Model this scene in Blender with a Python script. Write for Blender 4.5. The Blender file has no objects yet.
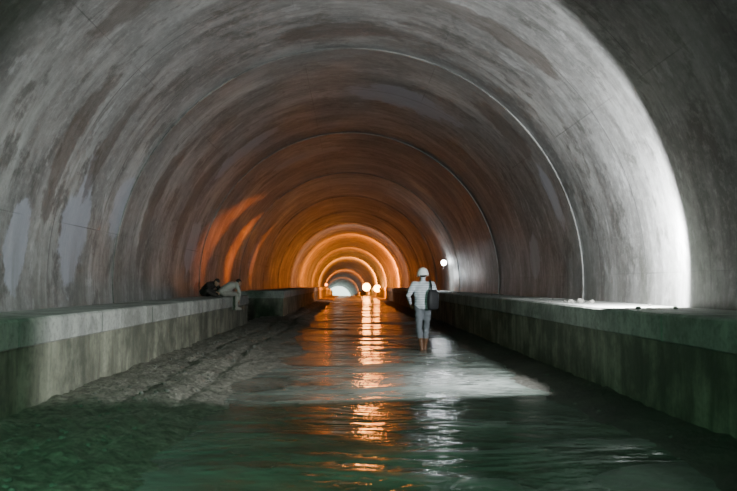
import bpy, bmesh, math, random
from mathutils import Vector, Matrix, noise
random.seed(4)
S=bpy.context.scene
COL=S.collection
# ---------------------------------------------------------------- helpers
def new_obj(name, me, mats=(), parent=None, smooth=False):
    o=bpy.data.objects.new(name, me); COL.objects.link(o)
    for m in mats: me.materials.append(m)
    if parent: o.parent=parent
    if smooth:
        for p in me.polygons: p.use_smooth=True
    return o
def bm_obj(name,bm,mats=(),parent=None,smooth=False):
    me=bpy.data.meshes.new(name); bmesh.ops.recalc_face_normals(bm,faces=bm.faces[:]); bm.to_mesh(me); bm.free()
    return new_obj(name,me,mats,parent,smooth)
def curve_off(y):
    t=max(0.0,y-55.0)
    return (-1.0e-4*t*t, -1.3e-4*t*t)
class NT:
    def __init__(s,name):
        s.m=bpy.data.materials.new(name); s.m.use_nodes=True
        s.t=s.m.node_tree; s.b=s.t.nodes['Principled BSDF']
    def n(s,typ,**kw):
        nd=s.t.nodes.new(typ)
        for k,v in kw.items(): setattr(nd,k,v)
        return nd
    def l(s,a,b): s.t.links.new(a,b)
    def math(s,op,a,b=None,c=None,clamp=False):
        nd=s.t.nodes.new('ShaderNodeMath'); nd.operation=op; nd.use_clamp=clamp
        for i,v in enumerate((a,b,c)):
            if v is None: continue
            if isinstance(v,(int,float)): nd.inputs[i].default_value=v
            else: s.l(v,nd.inputs[i])
        return nd.outputs[0]
    def mix(s,f,a,b,blend='MIX'):
        nd=s.t.nodes.new('ShaderNodeMix'); nd.data_type='RGBA'; nd.blend_type=blend
        for i,v in ((0,f),(6,a),(7,b)):
            if isinstance(v,(int,float)): nd.inputs[i].default_value=v
            elif isinstance(v,tuple): nd.inputs[i].default_value=(v+(1,))[:4]
            else: s.l(v,nd.inputs[i])
        return nd.outputs[2]
    def noise(s,vec,scale,detail=4,rough=.55,dist=0):
        nd=s.n('ShaderNodeTexNoise'); nd.inputs['Scale'].default_value=scale
        nd.inputs['Detail'].default_value=detail; nd.inputs['Roughness'].default_value=rough
        nd.inputs['Distortion'].default_value=dist
        if vec is not None: s.l(vec,nd.inputs['Vector'])
        return nd.outputs['Fac']
    def ramp(s,f,lo,hi):
        nd=s.n('ShaderNodeMapRange'); nd.inputs[1].default_value=lo; nd.inputs[2].default_value=hi
        s.l(f,nd.inputs[0]); return nd.outputs[0]
    def mapping(s,vec,scale,loc=(0,0,0)):
        nd=s.n('ShaderNodeMapping'); nd.inputs['Scale'].default_value=scale; nd.inputs['Location'].default_value=loc; s.l(vec,nd.inputs['Vector']); return nd.outputs[0]
    def bump(s,h,strength,dist):
        nd=s.n('ShaderNodeBump'); nd.inputs['Strength'].default_value=strength; nd.inputs['Distance'].default_value=dist
        s.l(h,nd.inputs['Height']); s.l(nd.outputs[0],s.b.inputs['Normal']); return nd
def simple(name,col,rough=.7,metal=0,nscale=30,var=.25,bump=.0):
    t=NT(name); tc=t.n('ShaderNodeTexCoord')
    f=t.noise(tc.outputs['Object'],nscale,3)
    c=t.mix(f,tuple(x*(1-var) for x in col),tuple(min(1,x*(1+var)) for x in col))
    t.l(c,t.b.inputs['Base Color']); t.b.inputs['Roughness'].default_value=rough; t.b.inputs['Metallic'].default_value=metal
    if bump: t.bump(f,bump,.01)
    return t.m
def emis(name,col,st):
    t=NT(name); t.b.inputs['Base Color'].default_value=(*col,1)
    t.b.inputs['Emission Color'].default_value=(*col,1); t.b.inputs['Emission Strength'].default_value=st
    return t.m

# ---------------------------------------------------------------- materials
R=4.6; ZC=1.5
def concrete_lining():
    t=NT('lining_concrete'); uv=t.n('ShaderNodeTexCoord').outputs['UV']
    streak=t.noise(t.mapping(uv,(.26,.9,1)),1.0,8,.66,.15)
    fine=t.noise(t.mapping(uv,(.5,3.5,1),(3,7,0)),1.0,7,.7,.1)
    blot=t.noise(t.mapping(uv,(.5,.5,1),(11,2,0)),1.0,7,.66,.3)
    smud=t.noise(t.mapping(uv,(.8,1.4,1),(5,9,0)),1.0,8,.72,.2)
    grain=t.noise(t.mapping(uv,(7,7,1)),1.0,7,.75)
    c=t.mix(t.ramp(streak,.38,.62),(.09,.09,.087),(.34,.34,.33))
    c=t.mix(t.math('MULTIPLY',t.ramp(blot,.42,.58),.55),c,(.17,.17,.165))
    c=t.mix(t.math('MULTIPLY',t.ramp(fine,.48,.62),.5),c,(.07,.068,.062))
    c=t.mix(t.math('MULTIPLY',t.ramp(smud,.54,.60),.7),c,(.058,.056,.05))
    c=t.mix(t.math('MULTIPLY',t.ramp(smud,.42,.36),.5),c,(.44,.44,.44))
    c=t.mix(t.math('MULTIPLY',t.ramp(grain,.5,.72),.5),c,(.40,.395,.385))
    c=t.mix(t.math('MULTIPLY',t.ramp(grain,.46,.32),.45),c,(.07,.07,.065))
    sep=t.n('ShaderNodeSeparateXYZ'); t.l(uv,sep.inputs[0]); u,v=sep.outputs[0],sep.outputs[1]
    wob=t.math('MULTIPLY',t.math('SUBTRACT',t.noise(t.mapping(uv,(1.5,1.5,1)),1.0,6,.7),.5),2.0)
    def patches(lst):
        pt=None
        for (u0,v0,ru,rv) in lst:
            a=t.math('DIVIDE',t.math('SUBTRACT',u,u0),ru); b=t.math('DIVIDE',t.math('SUBTRACT',v,v0),rv)
            d=t.math('SQRT',t.math('ADD',t.math('MULTIPLY',a,a),t.math('MULTIPLY',b,b)))
            d=t.math('ADD',d,wob)
            m=t.math('MULTIPLY_ADD',d,-5,5.6,clamp=True)
            pt=m if pt is None else t.math('MAXIMUM',pt,m)
        return pt
    pt=patches([(-6.4,11.8,.9,.5),(-6.8,9.9,.6,.35),(-6.3,20.4,.7,.7),(-5.8,13.7,.6,.35),(1.35,17.2,1.3,.8),(-3.2,19.5,1.1,.5),(6.6,17.5,.5,.5),(-6.2,33,.8,1.0),(-1.5,24.5,1.2,.6),(5.4,14.8,.7,.3)])
    c=t.mix(t.math('MULTIPLY',pt,.72),c,(.34,.355,.41))
    ds=patches([(-5.2,10.6,1.3,.25),(-4.9,11.9,1.0,.22),(-5.4,15.6,1.5,.35),(-2.5,9.3,1.3,.3),(-.3,13.0,1.2,.35),(2.4,11.2,1.3,.3),(3.6,14.9,1.0,.4),(-5.0,18.6,1.5,.4)])
    c=t.mix(t.math('MULTIPLY',ds,.6),c,(.065,.05,.04))
    fr=t.math('ABSOLUTE',t.math('SUBTRACT',t.math('FRACT',t.math('DIVIDE',t.math('ADD',u,50.9),2.7)),.5))
    ln=t.math('MULTIPLY',t.math('LESS_THAN',fr,.003),t.ramp(t.noise(t.mapping(uv,(.5,.5,1),(1,5,0)),1.0,3),.42,.6))
    fv=t.math('ABSOLUTE',t.math('SUBTRACT',t.math('FRACT',t.math('DIVIDE',v,2.0)),.5))
    ln2=t.math('MULTIPLY',t.math('LESS_THAN',fv,.007),t.ramp(blot,.38,.52))
    ln=t.math('MAXIMUM',ln,ln2)
    c=t.mix(t.math('MULTIPLY',ln,.6),c,(.045,.045,.043))
    fs=t.math('FRACT',t.math('DIVIDE',t.math('ADD',v,42.0),8.0))
    # damp, darker concrete just after each pour joint
    dj=t.math('MULTIPLY',t.ramp(fs,.12,.01),t.ramp(streak,.35,.6))
    c=t.mix(t.math('MULTIPLY',dj,.5),c,(.075,.073,.068))
    sc=t.math('MULTIPLY',t.math('LESS_THAN',fs,.007),t.ramp(t.noise(t.mapping(uv,(.6,1,1)),1.0,5,.7),.45,.62))
    c=t.mix(t.math('MULTIPLY',sc,.7),c,(.5,.5,.48))
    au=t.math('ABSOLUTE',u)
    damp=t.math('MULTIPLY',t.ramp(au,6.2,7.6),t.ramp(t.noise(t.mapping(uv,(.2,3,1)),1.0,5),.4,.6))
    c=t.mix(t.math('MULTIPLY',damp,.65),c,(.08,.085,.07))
    crown_shade=t.math('MULTIPLY',t.ramp(au,5.2,1.0),.42)  # shade painted into the crown colour, offsets the floodlight up there
    c=t.mix(crown_shade,c,(.055,.055,.052))
    t.l(c,t.b.inputs['Base Color'])
    t.l(t.math('MULTIPLY_ADD',blot,.5,.26),t.b.inputs['Roughness'])
    h=t.math('ADD',t.math('MULTIPLY',streak,1.0),t.math('MULTIPLY',grain,.2))
    h=t.math('SUBTRACT',h,t.math('MULTIPLY',ln,.3))
    t.bump(h,.5,.07)
    return t.m
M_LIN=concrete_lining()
def ledge_mat(name,stain):
    t=NT(name); ob=t.n('ShaderNodeTexCoord').outputs['Object']
    a=t.noise(ob,1.3,6,.65); b=t.noise(t.mapping(ob,(2,2.5,.5)),1.5,5,.6); g=t.noise(ob,14,5,.7)
    if stain:
        c=t.mix(t.ramp(b,.35,.62),(.12,.122,.09),(.32,.325,.245)); c=t.mix(t.math('MULTIPLY',t.ramp(a,.42,.58),.8),c,(.07,.075,.055))
    else:
        c=t.mix(t.ramp(b,.35,.65),(.30,.305,.285),(.47,.48,.44)); c=t.mix(t.math('MULTIPLY',t.ramp(a,.48,.62),.7),c,(.17,.175,.155))
    c=t.mix(t.math('MULTIPLY',t.ramp(g,.48,.75),.65),c,(.10,.10,.09))
    t.l(c,t.b.inputs['Base Color']); t.b.inputs['Roughness'].default_value=.75
    t.bump(t.math('ADD',a,t.math('MULTIPLY',g,.35)),.6,.05); return t.m
M_COP=ledge_mat('ledge_coping_concrete',False); M_LOW=ledge_mat('ledge_stained_concrete',True)
def mud():
    t=NT('wet_mud_gravel'); ob=t.n('ShaderNodeTexCoord').outputs['Object']
    a=t.noise(ob,1.1,6,.65); g=t.noise(ob,9,8,.75); v=t.n('ShaderNodeTexVoronoi'); v.inputs['Scale'].default_value=16; t.l(ob,v.inputs['Vector'])
    sep=t.n('ShaderNodeSeparateXYZ'); t.l(ob,sep.inputs[0])
    left=t.ramp(sep.outputs[0],.2,-1.6)
    c=t.mix(t.ramp(a,.35,.65),(.045,.043,.036),(.12,.115,.095))
    c2=t.mix(t.ramp(g,.38,.62),(.085,.078,.062),(.36,.335,.28)); c2=t.mix(t.math('MULTIPLY',t.ramp(a,.45,.6),.55),c2,(.12,.11,.09))
    c=t.mix(t.math('MULTIPLY',left,.9),c,c2)
    t.l(c,t.b.inputs['Base Color']); t.l(t.math('MULTIPLY_ADD',a,.7,.3),t.b.inputs['Roughness'])
    h=t.math('ADD',t.math('MULTIPLY',g,1.0),t.math('MULTIPLY',v.outputs['Distance'],.5))
    t.bump(h,.9,.05); return t.m
M_MUD=mud()
def water():
    t=NT('murky_water'); ob=t.n('ShaderNodeTexCoord').outputs['Object']
    big=t.noise(t.mapping(ob,(.7,1,1)),.8,5,.65,1.0)
    w1=t.noise(t.mapping(ob,(1.2,1.7,1)),1.8,2,.45,.8)
    w2=t.noise(t.mapping(ob,(2.5,3.5,1)),3.4,3,.6,.5)
    band=t.noise(t.mapping(ob,(.4,.9,1),(2,3.3,0)),1.0,3,.6,.8)
    patch=t.ramp(band,.40,.60)
    c=t.mix(t.ramp(big,.38,.65),(.085,.105,.09),(.20,.235,.21))
    sep=t.n('ShaderNodeSeparateXYZ'); t.l(ob,sep.inputs[0])
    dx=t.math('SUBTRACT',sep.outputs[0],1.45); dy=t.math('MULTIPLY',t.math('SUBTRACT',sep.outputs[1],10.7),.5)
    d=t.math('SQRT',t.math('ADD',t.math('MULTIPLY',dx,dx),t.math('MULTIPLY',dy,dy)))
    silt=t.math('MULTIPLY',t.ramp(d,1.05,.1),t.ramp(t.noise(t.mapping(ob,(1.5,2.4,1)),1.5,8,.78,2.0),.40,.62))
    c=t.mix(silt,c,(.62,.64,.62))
    t.l(c,t.b.inputs['Base Color']); t.b.inputs['IOR'].default_value=1.33
    rg=t.math('MULTIPLY_ADD',t.ramp(band,.50,.60),.40,.08)
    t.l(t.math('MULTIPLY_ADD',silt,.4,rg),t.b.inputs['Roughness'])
    h=t.math('ADD',w1,t.math('MULTIPLY',w2,.35)); h=t.math('MULTIPLY',h,t.math('MULTIPLY_ADD',patch,.8,.4))
    t.bump(h,.65,.085); return t.m
M_WAT=water()

# ---------------------------------------------------------------- tunnel lining
Y1=262.0
SEG=8.0; SEAM0=6.0; YB=SEAM0-2*SEG
def tunnel():
    bm=bmesh.new(); uvl=bm.loops.layers.uv.new('UVMap')
    T=math.radians(116); N=112
    def row(yy,dr):
        dx,dz=curve_off(yy); rr=R+dr
        return [bm.verts.new((dx+rr*math.sin(-T+2*T*j/N),yy,dz+ZC+rr*math.cos(-T+2*T*j/N))) for j in range(N+1)]
    def strip(a,ya,b,yb,sm):
        for j in range(N):
            f=bm.faces.new((a[j],a[j+1],b[j+1],b[j])); f.smooth=sm
            for lp,(jj,y_) in zip(f.loops,((j,ya),(j+1,ya),(j+1,yb),(j,yb))):
                lp[uvl].uv=((-T+2*T*jj/N)*R,y_)
    y=YB
    while y<Y1:
        n=6 if y<60 else 3
        rows=[(y+SEG*i/n,-.020+.020*i/n) for i in range(n+1)]
        rr=[row(*q) for q in rows]
        for i in range(n): strip(rr[i],rows[i][0],rr[i+1],rows[i+1][0],True)
        a=row(y+.001,.05); b=row(y,-.020)
        strip(a,y+.02,b,y+.05,False)
        y+=SEG
    me=bpy.data.meshes.new('tunnel_lining'); bm.to_mesh(me); bm.free()
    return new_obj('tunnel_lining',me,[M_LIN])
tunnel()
bm=bmesh.new()
vs=[bm.verts.new((5.2*math.sin(a),YB-.06,ZC+5.2*math.cos(a))) for a in [math.radians(-116+232*i/40) for i in range(41)]]
bm.faces.new(vs); bm_obj('light_blocker_back',bm,[M_COP])  # unseen end panel behind the camera, added to keep world light out

# ---------------------------------------------------------------- floor + water
def sst(a,b,x):
    t=max(0,min(1,(x-a)/(b-a))); return t*t*(3-2*t)
def fh(x,y):
    e=.35*noise.noise(Vector((x*.3,y*.35,3.1)))+.18*noise.noise(Vector((x,y*1.1,7.)))
    l=sst(-.95+e,-2.2+e,x); r=sst(2.05+e*.6,3.1+e*.6,x)
    n1=noise.fractal(Vector((x*1.6,y*1.0,0)),.9,2.1,5)
    n2=noise.fractal(Vector((x*5,y*5,5)),.7,2.1,4)
    h=-.06+l*(.15+.045*n1+.030*n2)+r*(.12+.03*n1+.022*n2)
    h-=l*.055*max(0,1-abs((x+2.05+.1*math.sin(y*.5))/.16))
    h-=l*.045*max(0,1-abs((x+2.70+.1*math.sin(y*.5))/.14))
    g=math.exp(-(((x+1.1)/.5)**2+((y-15)/4.5)**2)); h+=g*(.06+.05*n1)
    return h
def floor():
    bm=bmesh.new(); xs=[-3.6+7.2*i/144 for i in range(145)]
    ys=[]; y=YB
    while y<Y1:
        ys.append(y); y+= .3 if y<1 else (.06 if y<12 else (.12 if y<26 else (.5 if y<60 else 3)))
    ys.append(Y1)
    prev=None
    for y in ys:
        dx,dz=curve_off(y)
        row=[bm.verts.new((x+dx,y,fh(x,y)+dz)) for x in xs]
        if prev:
            for i in range(144): bm.faces.new((prev[i],prev[i+1],row[i+1],row[i])).smooth=True
        prev=row
    me=bpy.data.meshes.new('floor'); bm.to_mesh(me); bm.free(); new_obj('floor',me,[M_MUD])
floor()
bm=bmesh.new(); prev=None
y=YB+.1
while y<Y1-4:
    dx,dz=curve_off(y); hw=3.2 if y<28 else 2.6
    row=[bm.verts.new((dx+x,y,dz)) for x in (-hw,0,3.2)]
    if prev:
        for i in range(2): bm.faces.new((prev[i],prev[i+1],row[i+1],row[i]))
    prev=row; y+=2
bm_obj('flood_water',bm,[M_WAT],smooth=True)

# ---------------------------------------------------------------- ledges
def ledge(name,side,xf,ztop,y0,y1):
    bm=bmesh.new()
    def prism(prof,ya,yb,mi,n=1):
        rows=[]
        for k in range(n+1):
            y=ya+(yb-ya)*k/n; dx,dz=curve_off(y)
            rows.append([bm.verts.new((dx+side*p[0],y,dz+p[1])) for p in prof])
        m=len(prof)
        for k in range(n):
            for i in range(m):
                f=bm.faces.new((rows[k][i],rows[k][(i+1)%m],rows[k+1][(i+1)%m],rows[k+1][i])); f.material_index=mi
        for r_ in (rows[0],rows[-1]):
            f=bm.faces.new(r_); f.material_index=mi
    xb=4.56
    low=[(xf+.03,-.25),(xf+.03,ztop-.30),(xb-.02,ztop-.30),(xb-.35,-.25)]
    cop=[(xf+.02,ztop-.30),(xf,ztop-.285),(xf,ztop-.025),(xf+.025,ztop),(xb,ztop),(xb-.02,ztop-.30)]
    y=y0
    while y<y1-.01:
        L=min(2.5 if y<50 else 8,y1-y)
        j=random.uniform(-.006,.006)
        prism([(a+(j if a<xf+.1 else 0),b+(j if b>ztop-.1 else 0)) for a,b in cop],y+.008,y+L-.008,0)
        y+=L
    prism(low,y0+.005,y1-.005,1,max(1,int((y1-y0)/4)))
    return bm_obj(name,bm,[M_COP,M_LOW])
ledge('walkway_ledge',-1,3.42,1.04,YB+.05,24.3)
ledge('walkway_ledge.001',-1,2.75,1.12,30,255)
ledge('walkway_ledge.002',1,3.3,1.10,YB+.05,255)

def rock_cluster(name,pts,mat):
    bm=bmesh.new()
    for (x,y,z,s) in pts:
        r_=bmesh.ops.create_icosphere(bm,subdivisions=2,radius=s)
        sc=Vector((random.uniform(.8,1.3),random.uniform(.8,1.3),random.uniform(.5,.8)))
        for v in r_['verts']:
            p=v.co.normalized(); k=1+.35*noise.noise(p*1.7+Vector((x*9,y*7,0)))
            v.co=Vector((v.co.x*sc.x*k+x,v.co.y*sc.y*k+y,v.co.z*sc.z*k+z+s*.45))
    return bm_obj(name,bm,[mat])
M_ROCK=simple('rubble_stone',(.15,.145,.13),.8,0,12,.5,.4)
pts=[(3.75,11.6,1.10,.07),(3.62,11.7,1.10,.05),(3.9,11.5,1.10,.05),(3.8,11.9,1.1,.035)]
for i in range(24):
    pts.append((random.uniform(3.5,4.3),random.uniform(8,26),1.10,random.uniform(.012,.03)))
rock_cluster('ledge_rubble',pts,M_ROCK)
pts=[]
for i in range(700):
    y=3+random.random()**1.5*20; x=random.choice([-1,-1,-1,1])*random.uniform(1.9,3.2)
    h=fh(x,y)
    if h<.0: continue
    pts.append((x,y,h-.012,random.uniform(.008,.030)))
rock_cluster('gravel_stones',pts,M_ROCK)

# ---------------------------------------------------------------- figures
def loft(bm,rings,n=20):
    rows=[]
    for c,u,v in rings:
        rows.append([bm.verts.new(c+u*math.cos(2*math.pi*k/n)+v*math.sin(2*math.pi*k/n)) for k in range(n)])
    for a,b in zip(rows,rows[1:]):
        for k in range(n): bm.faces.new((a[k],a[(k+1)%n],b[(k+1)%n],b[k]))
    bm.faces.new(rows[0][::-1]); bm.faces.new(rows[-1])
def capsule(bm,p0,r0,p1,r1,n=16,flat=1.0,fdir=None):
    p0=Vector(p0);p1=Vector(p1); d=(p1-p0).normalized()
    a=Vector(fdir) if fdir is not None else (Vector((0,1,0)) if abs(d.y)<.9 else Vector((1,0,0)))
    v=(a-d*a.dot(d)).normalized(); u=d.cross(v)
    rings=[]
    for k in (-80,-55,-30,-8): an=math.radians(k); rings.append((p0+d*r0*math.sin(an),u*r0*math.cos(an),v*r0*math.cos(an)*flat))
    for k in (8,30,55,80): an=math.radians(k); rings.append((p1+d*r1*math.sin(an),u*r1*math.cos(an),v*r1*math.cos(an)*flat))
    loft(bm,rings,n)
def ell(bm,c,r,rot=None):
    m=Matrix.Translation(Vector(c))@(rot.to_4x4() if rot else Matrix.Identity(4))@Matrix.Diagonal((*r,1))
    bmesh.ops.create_uvsphere(bm,u_segments=20,v_segments=14,radius=1,matrix=m)
def remeshed(name,bm,vox,smooth,mats,parent,label=None,wrinkle=0):
    me=bpy.data.meshes.new('tmp'); bmesh.ops.recalc_face_normals(bm,faces=bm.faces[:]); bm.to_mesh(me); bm.free()
    o=bpy.data.objects.new('tmp',me); COL.objects.link(o)
    m=o.modifiers.new('r','REMESH'); m.mode='VOXEL'; m.voxel_size=vox
    m=o.modifiers.new('s','SMOOTH'); m.factor=.5; m.iterations=smooth
    dg=bpy.context.evaluated_depsgraph_get()
    me2=bpy.data.meshes.new_from_object(o.evaluated_get(dg)); me2.name=name
    bpy.data.objects.remove(o,do_unlink=True)
    me2.materials.clear()
    if wrinkle:
        nr=[v.normal.copy() for v in me2.vertices]
        for v,n_ in zip(me2.vertices,nr):
            p=v.co; k=noise.noise(Vector((p.x*7,p.y*7,p.z*16)))+.6*noise.noise(Vector((p.x*14+3,p.y*14,p.z*30)))
            v.co=p+n_*k*wrinkle
    ob=new_obj(name,me2,mats,parent,True)
    if label:
        for p in me2.polygons: p.material_index=label(p.center)
    return ob
def segd(p,a,b):
    ab=b-a; t=max(0,min(1,(p-a).dot(ab)/max(1e-9,ab.dot(ab)))); return (p-(a+ab*t)).length
def figure(J,parent,mats,voxel=.013,helmet=None,short_sleeve=False):
    V={k:Vector(v) for k,v in J.items()}
    bm=bmesh.new(); bones=[]
    def seg(a,ra,b,rb,mi,flat=1.0):
        capsule(bm,a,ra,b,rb,flat=flat); bones.append((Vector(a),Vector(b),(ra+rb)/2,mi))
    side=Vector((1,0,0))
    P,W,C,N,H=V['pelvis'],V['waist'],V['chest'],V['neck'],V['head']
    def ring(c,d,rx,ry):
        f=d.cross(side).normalized(); return (c,side*rx,f*ry)
    d1=(W-P).normalized(); d2=(C-W).normalized(); d3=(N-C).normalized()
    loft(bm,[ring(P-d1*.10,d1,.10,.08),ring(P-d1*.055,d1,.165,.120),ring(P-d1*.03,d1,.192,.140),ring(P+d1*.03,d1,.190,.138),ring(W,(d1+d2).normalized(),.178,.125),
             ring(W.lerp(C,.5),d2,.188,.128),ring(C,(d2+d3).normalized(),.205,.132),ring(C.lerp(N,.55),d3,.195,.115),ring(C.lerp(N,.85),d3,.125,.085),ring(N,d3,.062,.06)],28)
    bones.append((P+d1*.03,W,.15,0)); bones.append((W,C,.15,0)); bones.append((C,N,.15,0)); bones.append((P-d1*.12,P-d1*.08,.12,1))
    seg(N-(H-N)*.2,.064,H,.052,3)
    for s in ('l','r'):
        sh,el,wr,hip,kn,an,to=[V[k+s] for k in ('sh','el','wr','hip','kn','an','to')]
        seg(C.lerp(N,.6),.075,sh,.070,0)
        mid=sh.lerp(el,.5)
        seg(sh,.070,mid,.062,0); seg(mid,.062,el,.052,0)
        m2=el.lerp(wr,.4)
        fm=3 if short_sleeve else 0
        seg(el,.050 if fm==0 else .042,m2,.046 if fm==0 else .041,fm); seg(m2,.045 if fm==0 else .041,wr,.032 if fm==0 else .029,fm)
        capsule(bm,wr,.029,wr+(V['hd'+s])*.03,.027); bones.append((wr,wr+V['hd'+s]*.05,.03,3))
        km=hip.lerp(kn,.45); seg(hip,.098,km,.086,1); seg(km,.085,kn,.068,1)
        sm=kn.lerp(an,.36); seg(kn,.066,sm,.068,1)
        b0=kn.lerp(an,.50); seg(sm,.066,b0,.066,1)
        seg(b0,.064,an,.052,2)
        heel=an+(an-to).normalized()*.03; heel.z=to.z+.01 if abs(an.z-to.z)<.2 else heel.z
        seg(an,.052,heel,.045,2); seg(heel,.043,to,.036,2); seg(an,.05,an.lerp(to,.6),.042,2)
    def label(c):
        best=min(bones,key=lambda q: segd(c,q[0],q[1])-q[2]); return best[3]
    remeshed('body',bm,voxel,3,mats[:4],parent,label,wrinkle=.012)
    bm=bmesh.new(); rot=V['headrot'].to_track_quat('Y','Z').to_matrix()
    def hp(x,y,z): return rot@Vector((x,y,z))
    ell(bm,hp(0,-.012,.03),(.076,.094,.092),rot); ell(bm,hp(0,.022,-.045),(.056,.064,.072),rot)
    capsule(bm,hp(0,.092,.012),.009,hp(0,.108,-.022),.014,8)
    for sx in (-1,1):
        ell(bm,hp(sx*.077,-.005,-.005),(.010,.018,.032),rot); ell(bm,hp(sx*.03,.078,.022),(.022,.012,.008),rot)
        ell(bm,hp(sx*.038,.062,-.02),(.024,.02,.022),rot)
    ell(bm,hp(0,.083,-.055),(.024,.01,.006),rot); ell(bm,hp(0,.08,-.067),(.02,.011,.006),rot); ell(bm,hp(0,.07,-.098),(.02,.016,.016),rot)
    inv=rot.inverted()
    def hl(c):
        q=inv@c
        if abs(q.x)>.078: return 0
        return 1 if ((q.z>.055 and q.y<.075) or (q.y<-.025 and q.z>-.05)) else 0
    hd=remeshed('head',bm,.0055,2,[mats[3],mats[4]],parent,hl); hd.location=H
    for k,sx in enumerate((-1,1)):
        bm=bmesh.new(); bmesh.ops.create_uvsphere(bm,u_segments=12,v_segments=8,radius=.011); e=bm_obj('eye_%d'%k,bm,[M_EYE],parent,True); e.location=H+hp(sx*.03,.079,.008)
    for s,sx in (('l',-1),('r',1)):
        wr=V['wr'+s]; d=V['hd'+s].normalized(); pn=V['pn'+s]; pn=(pn-d*pn.dot(d)).normalized(); w=d.cross(pn)
        th=V['th'+s]
        if w.dot(th)<0: w=-w
        bm=bmesh.new()
        capsule(bm,wr+d*.02,.026,wr+d*.075,.036,flat=.42,fdir=pn)
        for i,(off,L) in enumerate(((.030,.072),(.010,.080),(-.010,.074),(-.029,.058))):
            b=wr+d*.085+w*off; r_=.0088
            d2=(d+pn*.35).normalized(); d3=(d+pn*1.1).normalized(); d4=(d*.3+pn).normalized()
            a1=b+d2*L*.45; a2=a1+d3*L*.3; a3=a2+d4*L*.22
            capsule(bm,b-d*.015,r_+.001,a1,r_,10); capsule(bm,a1,r_,a2,r_-.0008,10); capsule(bm,a2,r_-.0008,a3,r_-.002,10)
        b=wr+d*.03+w*.026; a1=b+(d*.6+w*.7+pn*.3).normalized()*.042; a2=a1+(d*.9+w*.15+pn*.5).normalized()*.032
        capsule(bm,b,.015,a1,.0115,10); capsule(bm,a1,.0115,a2,.0085,10)
        remeshed('hand_'+s,bm,.0045,2,[mats[3]],parent)
    if helmet:
        bm=bmesh.new(); rows=[]; n=36
        prof=[(.0,.158),(.03,.156),(.062,.145),(.090,.122),(.110,.088),(.121,.048),(.125,.010),(.127,-.012),(.133,-.020),(.133,-.025),(.118,-.020),(.112,.0),(.106,.045),(.09,.09),(.05,.13),(0,.145)]
        for i_,(r_,z) in enumerate(prof):
            row=[]
            for k in range(n):
                a=2*math.pi*k/n
                fx=r_*math.cos(a); fy=r_*math.sin(a)*1.15
                if r_>.13 and math.sin(a)>0: fy+=.045*math.sin(a)**2
                row.append(bm.verts.new((fx,fy,z)))
            rows.append(row)
        for a,b in zip(rows,rows[1:]):
            for k in range(n): bm.faces.new((a[k],a[(k+1)%n],b[(k+1)%n],b[k]))
        bmesh.ops.remove_doubles(bm,verts=bm.verts[:],dist=.0005)
        for ox in (-.03,0,.03):
            pts_=[(ox,.115*math.sin(t_)*1.12,.158*math.cos(t_)-.004-abs(ox)*.15) for t_ in [math.radians(q) for q in range(-60,61,20)]]
            for a,b in zip(pts_,pts_[1:]): capsule(bm,a,.006,b,.006,8)
        h=bm_obj('hard_hat',bm,[helmet],parent,True)
        h.matrix_local=Matrix.Translation(H+hp(0,-.008,.012))@rot.to_4x4()
M_EYE=simple('eye_white',(.5,.5,.48),.2)
def striped():
    t=NT('striped_shirt'); ob=t.n('ShaderNodeTexCoord').outputs['Object']
    sep=t.n('ShaderNodeSeparateXYZ'); t.l(ob,sep.inputs[0])
    f=t.math('FRACT',t.math('MULTIPLY',sep.outputs[2],20))
    c=t.mix(t.math('LESS_THAN',f,.35),(.60,.63,.68),(.36,.40,.46))
    c=t.mix(t.math('MULTIPLY',t.ramp(t.noise(ob,7,4,.6),.45,.7),.5),c,(.30,.33,.38))
    t.l(c,t.b.inputs['Base Color']); t.b.inputs['Roughness'].default_value=.85
    return t.m
M_SKIN=simple('skin',(.42,.25,.17),.55); M_HAIR=simple('hair',(.02,.015,.012),.6)
M_TR=simple('grey_trousers',(.14,.15,.17),.85,0,8,.4,.4); M_BOOT=simple('brown_rubber_boots',(.12,.055,.028),.4,0,14,.3)
M_HAT=simple('white_hard_hat',(.85,.85,.83),.3,0,4,.03); M_BAG=simple('black_bag_fabric',(.012,.012,.014),.7,0,30,.3,.2)
def empty(name,loc,rz=0):
    e=bpy.data.objects.new(name,None); COL.objects.link(e); e.location=loc; e.rotation_euler=(0,0,rz); e.empty_display_size=.3; return e
WX,WY=1.57,15.4
w=empty('construction_worker',(WX,WY,-.03))
figure(dict(pelvis=(0,0,.97),waist=(0,.0,1.08),chest=(0,.015,1.30),neck=(0,.02,1.50),head=(0,.035,1.625),headrot=(-.12,1,-.12),
  shl=(-.20,.0,1.425),ell=(-.32,-.06,1.19),wrl=(-.26,.13,1.02),shr=(.20,.0,1.425),elr=(.285,-.05,1.15),wrr=(.255,.15,1.03),
  hipl=(-.085,0,.92),knl=(-.085,.05,.50),anl=(-.045,-.12,.10),tol=(-.055,.05,.035),
  hipr=(.085,0,.92),knr=(.085,.14,.51),anr=(.055,.17,.10),tor=(.075,.34,.035),
  hdl=(.15,.6,-.6),hdr=(-.1,.6,-.55),pnl=(1,0,0),pnr=(-1,0,0),thl=(0,1,1),thr=(0,1,1)),
  w,(striped(),M_TR,M_BOOT,M_SKIN,M_HAIR),.012,helmet=M_HAT)
bm=bmesh.new()
Z3=Vector
rings=[(Z3((0,0,.90)),Z3((.10,0,0)),Z3((0,.04,0))),(Z3((0,0,.93)),Z3((.125,0,0)),Z3((0,.065,0))),
 (Z3((0,0,1.06)),Z3((.135,0,0)),Z3((0,.075,0))),(Z3((0,0,1.24)),Z3((.120,0,0)),Z3((0,.06,0))),(Z3((0,0,1.32)),Z3((.09,0,0)),Z3((0,.03,0)))]
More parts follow.
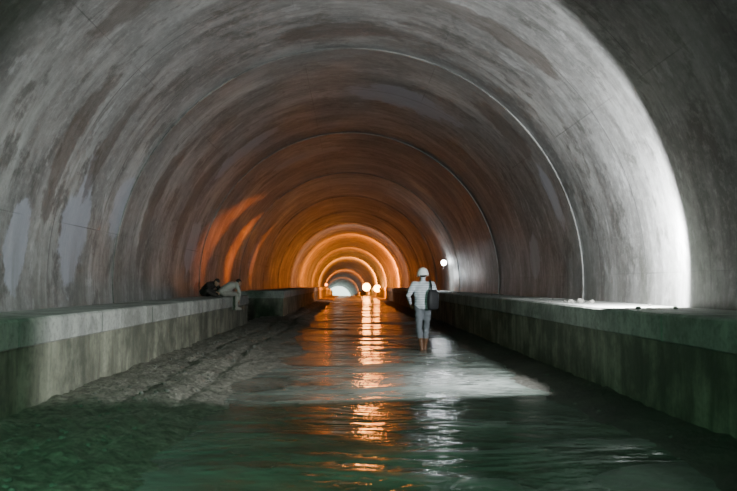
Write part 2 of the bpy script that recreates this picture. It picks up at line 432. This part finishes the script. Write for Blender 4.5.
def sq(rings,n=24):
    rows=[]
    for c,u,v in rings:
        row=[]
        for k in range(n):
            a=2*math.pi*k/n; ca,sa=math.cos(a),math.sin(a); e=.6
            row.append(bm.verts.new(c+u*math.copysign(abs(ca)**e,ca)+v*math.copysign(abs(sa)**e,sa)))
        rows.append(row)
    for a,b in zip(rows,rows[1:]):
        for k in range(n): bm.faces.new((a[k],a[(k+1)%n],b[(k+1)%n],b[k]))
    bm.faces.new(rows[0][::-1]); bm.faces.new(rows[-1])
sq(rings)
for v in bm.verts: v.co=Matrix.Rotation(.55,3,'Z')@v.co+Vector((.19,-.19,0))
for a,b in (((.15,-.20,1.30),(.165,-.135,1.40)),((.165,-.135,1.40),(.15,-.05,1.51)),((.15,-.05,1.51),(.17,.10,1.42)),((.17,.10,1.42),(.32,.0,1.24)),((.32,0,1.24),(.27,-.14,1.26))):
    capsule(bm,a,.02,b,.02,8)
bm_obj('shoulder_bag',bm,[M_BAG],w,True)
M_PALE=simple('pale_workwear',(.42,.40,.36),.85,0,8,.2,.4); M_PALE2=simple('pale_trousers',(.30,.28,.25),.85,0,8,.2,.4)
M_DARK=simple('dark_jacket',(.03,.022,.02),.8,0,8,.3,.3); M_DARK2=simple('dark_trousers',(.05,.04,.035),.85,0,8,.3,.3)
w2=empty('construction_worker.001',(-3.60,20.9,1.04),-math.pi/2+.7)
w2.scale=(.93,)*3
figure(dict(pelvis=(0,-.12,.13),waist=(0,-.02,.23),chest=(0,.17,.34),neck=(0,.34,.41),head=(0,.45,.44),headrot=(0,1,-1.0),
  shl=(-.19,.28,.36),ell=(-.24,.36,.12),wrl=(-.13,.40,-.09),shr=(.19,.28,.36),elr=(.24,.36,.12),wrr=(.13,.40,-.09),
  hipl=(-.09,-.10,.10),knl=(-.11,.34,.09),anl=(-.10,.33,-.33),tol=(-.10,.49,-.39),
  hipr=(.09,-.10,.10),knr=(.11,.34,.09),anr=(.10,.33,-.33),tor=(.10,.49,-.39),
  hdl=(.1,.1,-1),hdr=(-.1,.1,-1),pnl=(.3,-1,0),pnr=(-.3,-1,0),thl=(1,0,0),thr=(-1,0,0)),
  w2,(M_PALE,M_PALE2,M_PALE2,M_SKIN,M_HAIR),.013)
w3=empty('construction_worker.002',(-4.12,21.0,1.04),-math.pi/2-.5)
w3.scale=(.93,)*3
figure(dict(pelvis=(0,-.15,.14),waist=(0,-.08,.24),chest=(0,.08,.35),neck=(0,.22,.42),head=(0,.33,.45),headrot=(0,1,-.9),
  shl=(-.19,.15,.39),ell=(-.27,.24,.22),wrl=(-.14,.40,.16),shr=(.19,.15,.39),elr=(.27,.24,.22),wrr=(.14,.40,.16),
  hipl=(-.09,-.12,.11),knl=(-.28,.20,.18),anl=(-.12,.32,.07),tol=(-.08,.44,.045),
  hipr=(.09,-.12,.11),knr=(.28,.20,.18),anr=(.12,.32,.07),tor=(.08,.44,.045),
  hdl=(.4,.8,-.3),hdr=(-.4,.8,-.3),pnl=(.2,0,-1),pnr=(-.2,0,-1),thl=(1,0,0),thr=(-1,0,0)),
  w3,(M_DARK,M_DARK2,M_DARK2,M_SKIN,M_HAIR),.013)

# ---------------------------------------------------------------- lamps
M_HOUS=simple('lamp_housing',(.05,.05,.05),.5)
def light(name,typ,loc,rot,col,energy,**kw):
    l=bpy.data.lights.new(name,typ); l.color=col; l.energy=energy
    for k,v in kw.items(): setattr(l,k,v)
    o=bpy.data.objects.new(name,l); COL.objects.link(o); o.location=loc; o.rotation_euler=rot; return o
def aim(o,t): o.rotation_euler=(Vector(t)-o.location).to_track_quat('-Z','Y').to_euler()
def work_lamp(loc,col,st,r,name='work_lamp'):
    e=empty(name,loc)
    bm=bmesh.new(); bmesh.ops.create_uvsphere(bm,u_segments=20,v_segments=12,radius=r)
    bm_obj('bulb',bm,[emis('lamp_glow_'+name,col,st)],e,True)
    bm=bmesh.new(); capsule(bm,(0,r*1.0,-r*.2),r*.6,(0,r*1.7,-r*.2),r*.4,12); capsule(bm,(0,r*1.2,0),r*.15,(0,r*1.2,-r*2.4),r*.15,8)
    bm_obj('housing',bm,[M_HOUS],e,True)
OR=(1.0,.21,.006)
def at(x,y,z): dx,dz=curve_off(y); return (x+dx,y,z+dz)
def hemi(name,x,y,z,col,e): light(name,'SPOT',at(x,y,z),(math.pi/2,0,0),col,e,spot_size=math.pi,spot_blend=.05,shadow_soft_size=.12)
work_lamp(at(3.1,80,1.0),(1,.30,.035),45,.40)
work_lamp(at(2.5,100,1.25),(1,.40,.08),50,.55,name='work_lamp.001')
work_lamp(at(-2.9,92,1.5),(1,.25,.03),14,.16,name='work_lamp.002')
work_lamp((4.28,32.6,2.38),(.9,.97,1),70,.12,name='work_lamp.003')
light('white_wall_lamp','POINT',(3.95,32.2,1.8),(0,0,0),(.9,.97,1),80,shadow_soft_size=.1)
hemi('ring_lamp_pale',.2,56,3.2,(1,.55,.42),650)
hemi('ring_lamp_orange',2.6,66,2.2,OR,10000)
hemi('ring_lamp_orange.001',2.6,88,2.2,OR,9000)
hemi('ring_lamp_orange.002',2.4,112,2.2,(1,.26,.02),26000)
hemi('fill_spot_orange',-2.0,160,1.0,OR,16000)  # unseen fill spot, added to tint the dark far end orange
hemi('fill_spot_orange.001',2.0,200,0,OR,16000)  # second added fill, no lamp body, for the lining near the portal
light('orange_back_lamp','POINT',at(2.0,84,2.2),(0,0,0),(1,.17,.006),350,shadow_soft_size=.3)
for k,(ty,tz,en,an) in enumerate(((22.6,3.3,2200,10),(27.5,2.9,2600,11),(33.5,3.0,1200,14))):
    o=light('streak_helper_spot' if k==0 else 'streak_helper_spot.%03d'%k,'SPOT',(2.6,50-k,1.6),(0,0,0),(1,.17,.006),en,spot_size=math.radians(an),spot_blend=.9,shadow_soft_size=.1)  # unseen narrow spots, added to throw orange streaks onto the left wall
    aim(o,(-4.4,ty,tz)); o.scale=(.16,1,1)
fl=light('ledge_floodlight','SPOT',(3.85,9.4,1.85),(math.pi/2,0,math.radians(13)),(.95,.98,1.0),1550,spot_size=math.pi,spot_blend=.10,shadow_soft_size=.08)
g=light('green_work_lamp','SPOT',(-1.2,-1.0,3.4),(0,0,0),(.30,1,.56),1250,spot_size=math.radians(100),spot_blend=1.0,shadow_soft_size=.3); aim(g,(-1.7,4.6,0))
bm=bmesh.new(); dx,dz=curve_off(258)
bm.faces.new([bm.verts.new((dx+4.5*math.sin(a),258,dz+ZC+4.5*math.cos(a))) for a in [math.radians(-105+210*i/40) for i in range(41)]])
bm_obj('portal_daylight',bm,[emis('daylight',(.75,1,.9),3.0)])

wd=bpy.data.worlds.new('World'); S.world=wd; wd.use_nodes=True
wd.node_tree.nodes['Background'].inputs[0].default_value=(0.01,0.012,0.012,1); wd.node_tree.nodes['Background'].inputs[1].default_value=.2
cam=bpy.data.cameras.new('camera'); co=bpy.data.objects.new('camera',cam); COL.objects.link(co)
cam.sensor_width=36; cam.lens=35; co.location=(0,0,1.41)
co.rotation_euler=(math.pi/2+math.atan(38.5/716),0,-math.atan(18.5/716))
cam.dof.use_dof=True; cam.dof.focus_distance=15.5; cam.dof.aperture_fstop=2.0; cam.clip_end=500
S.camera=co
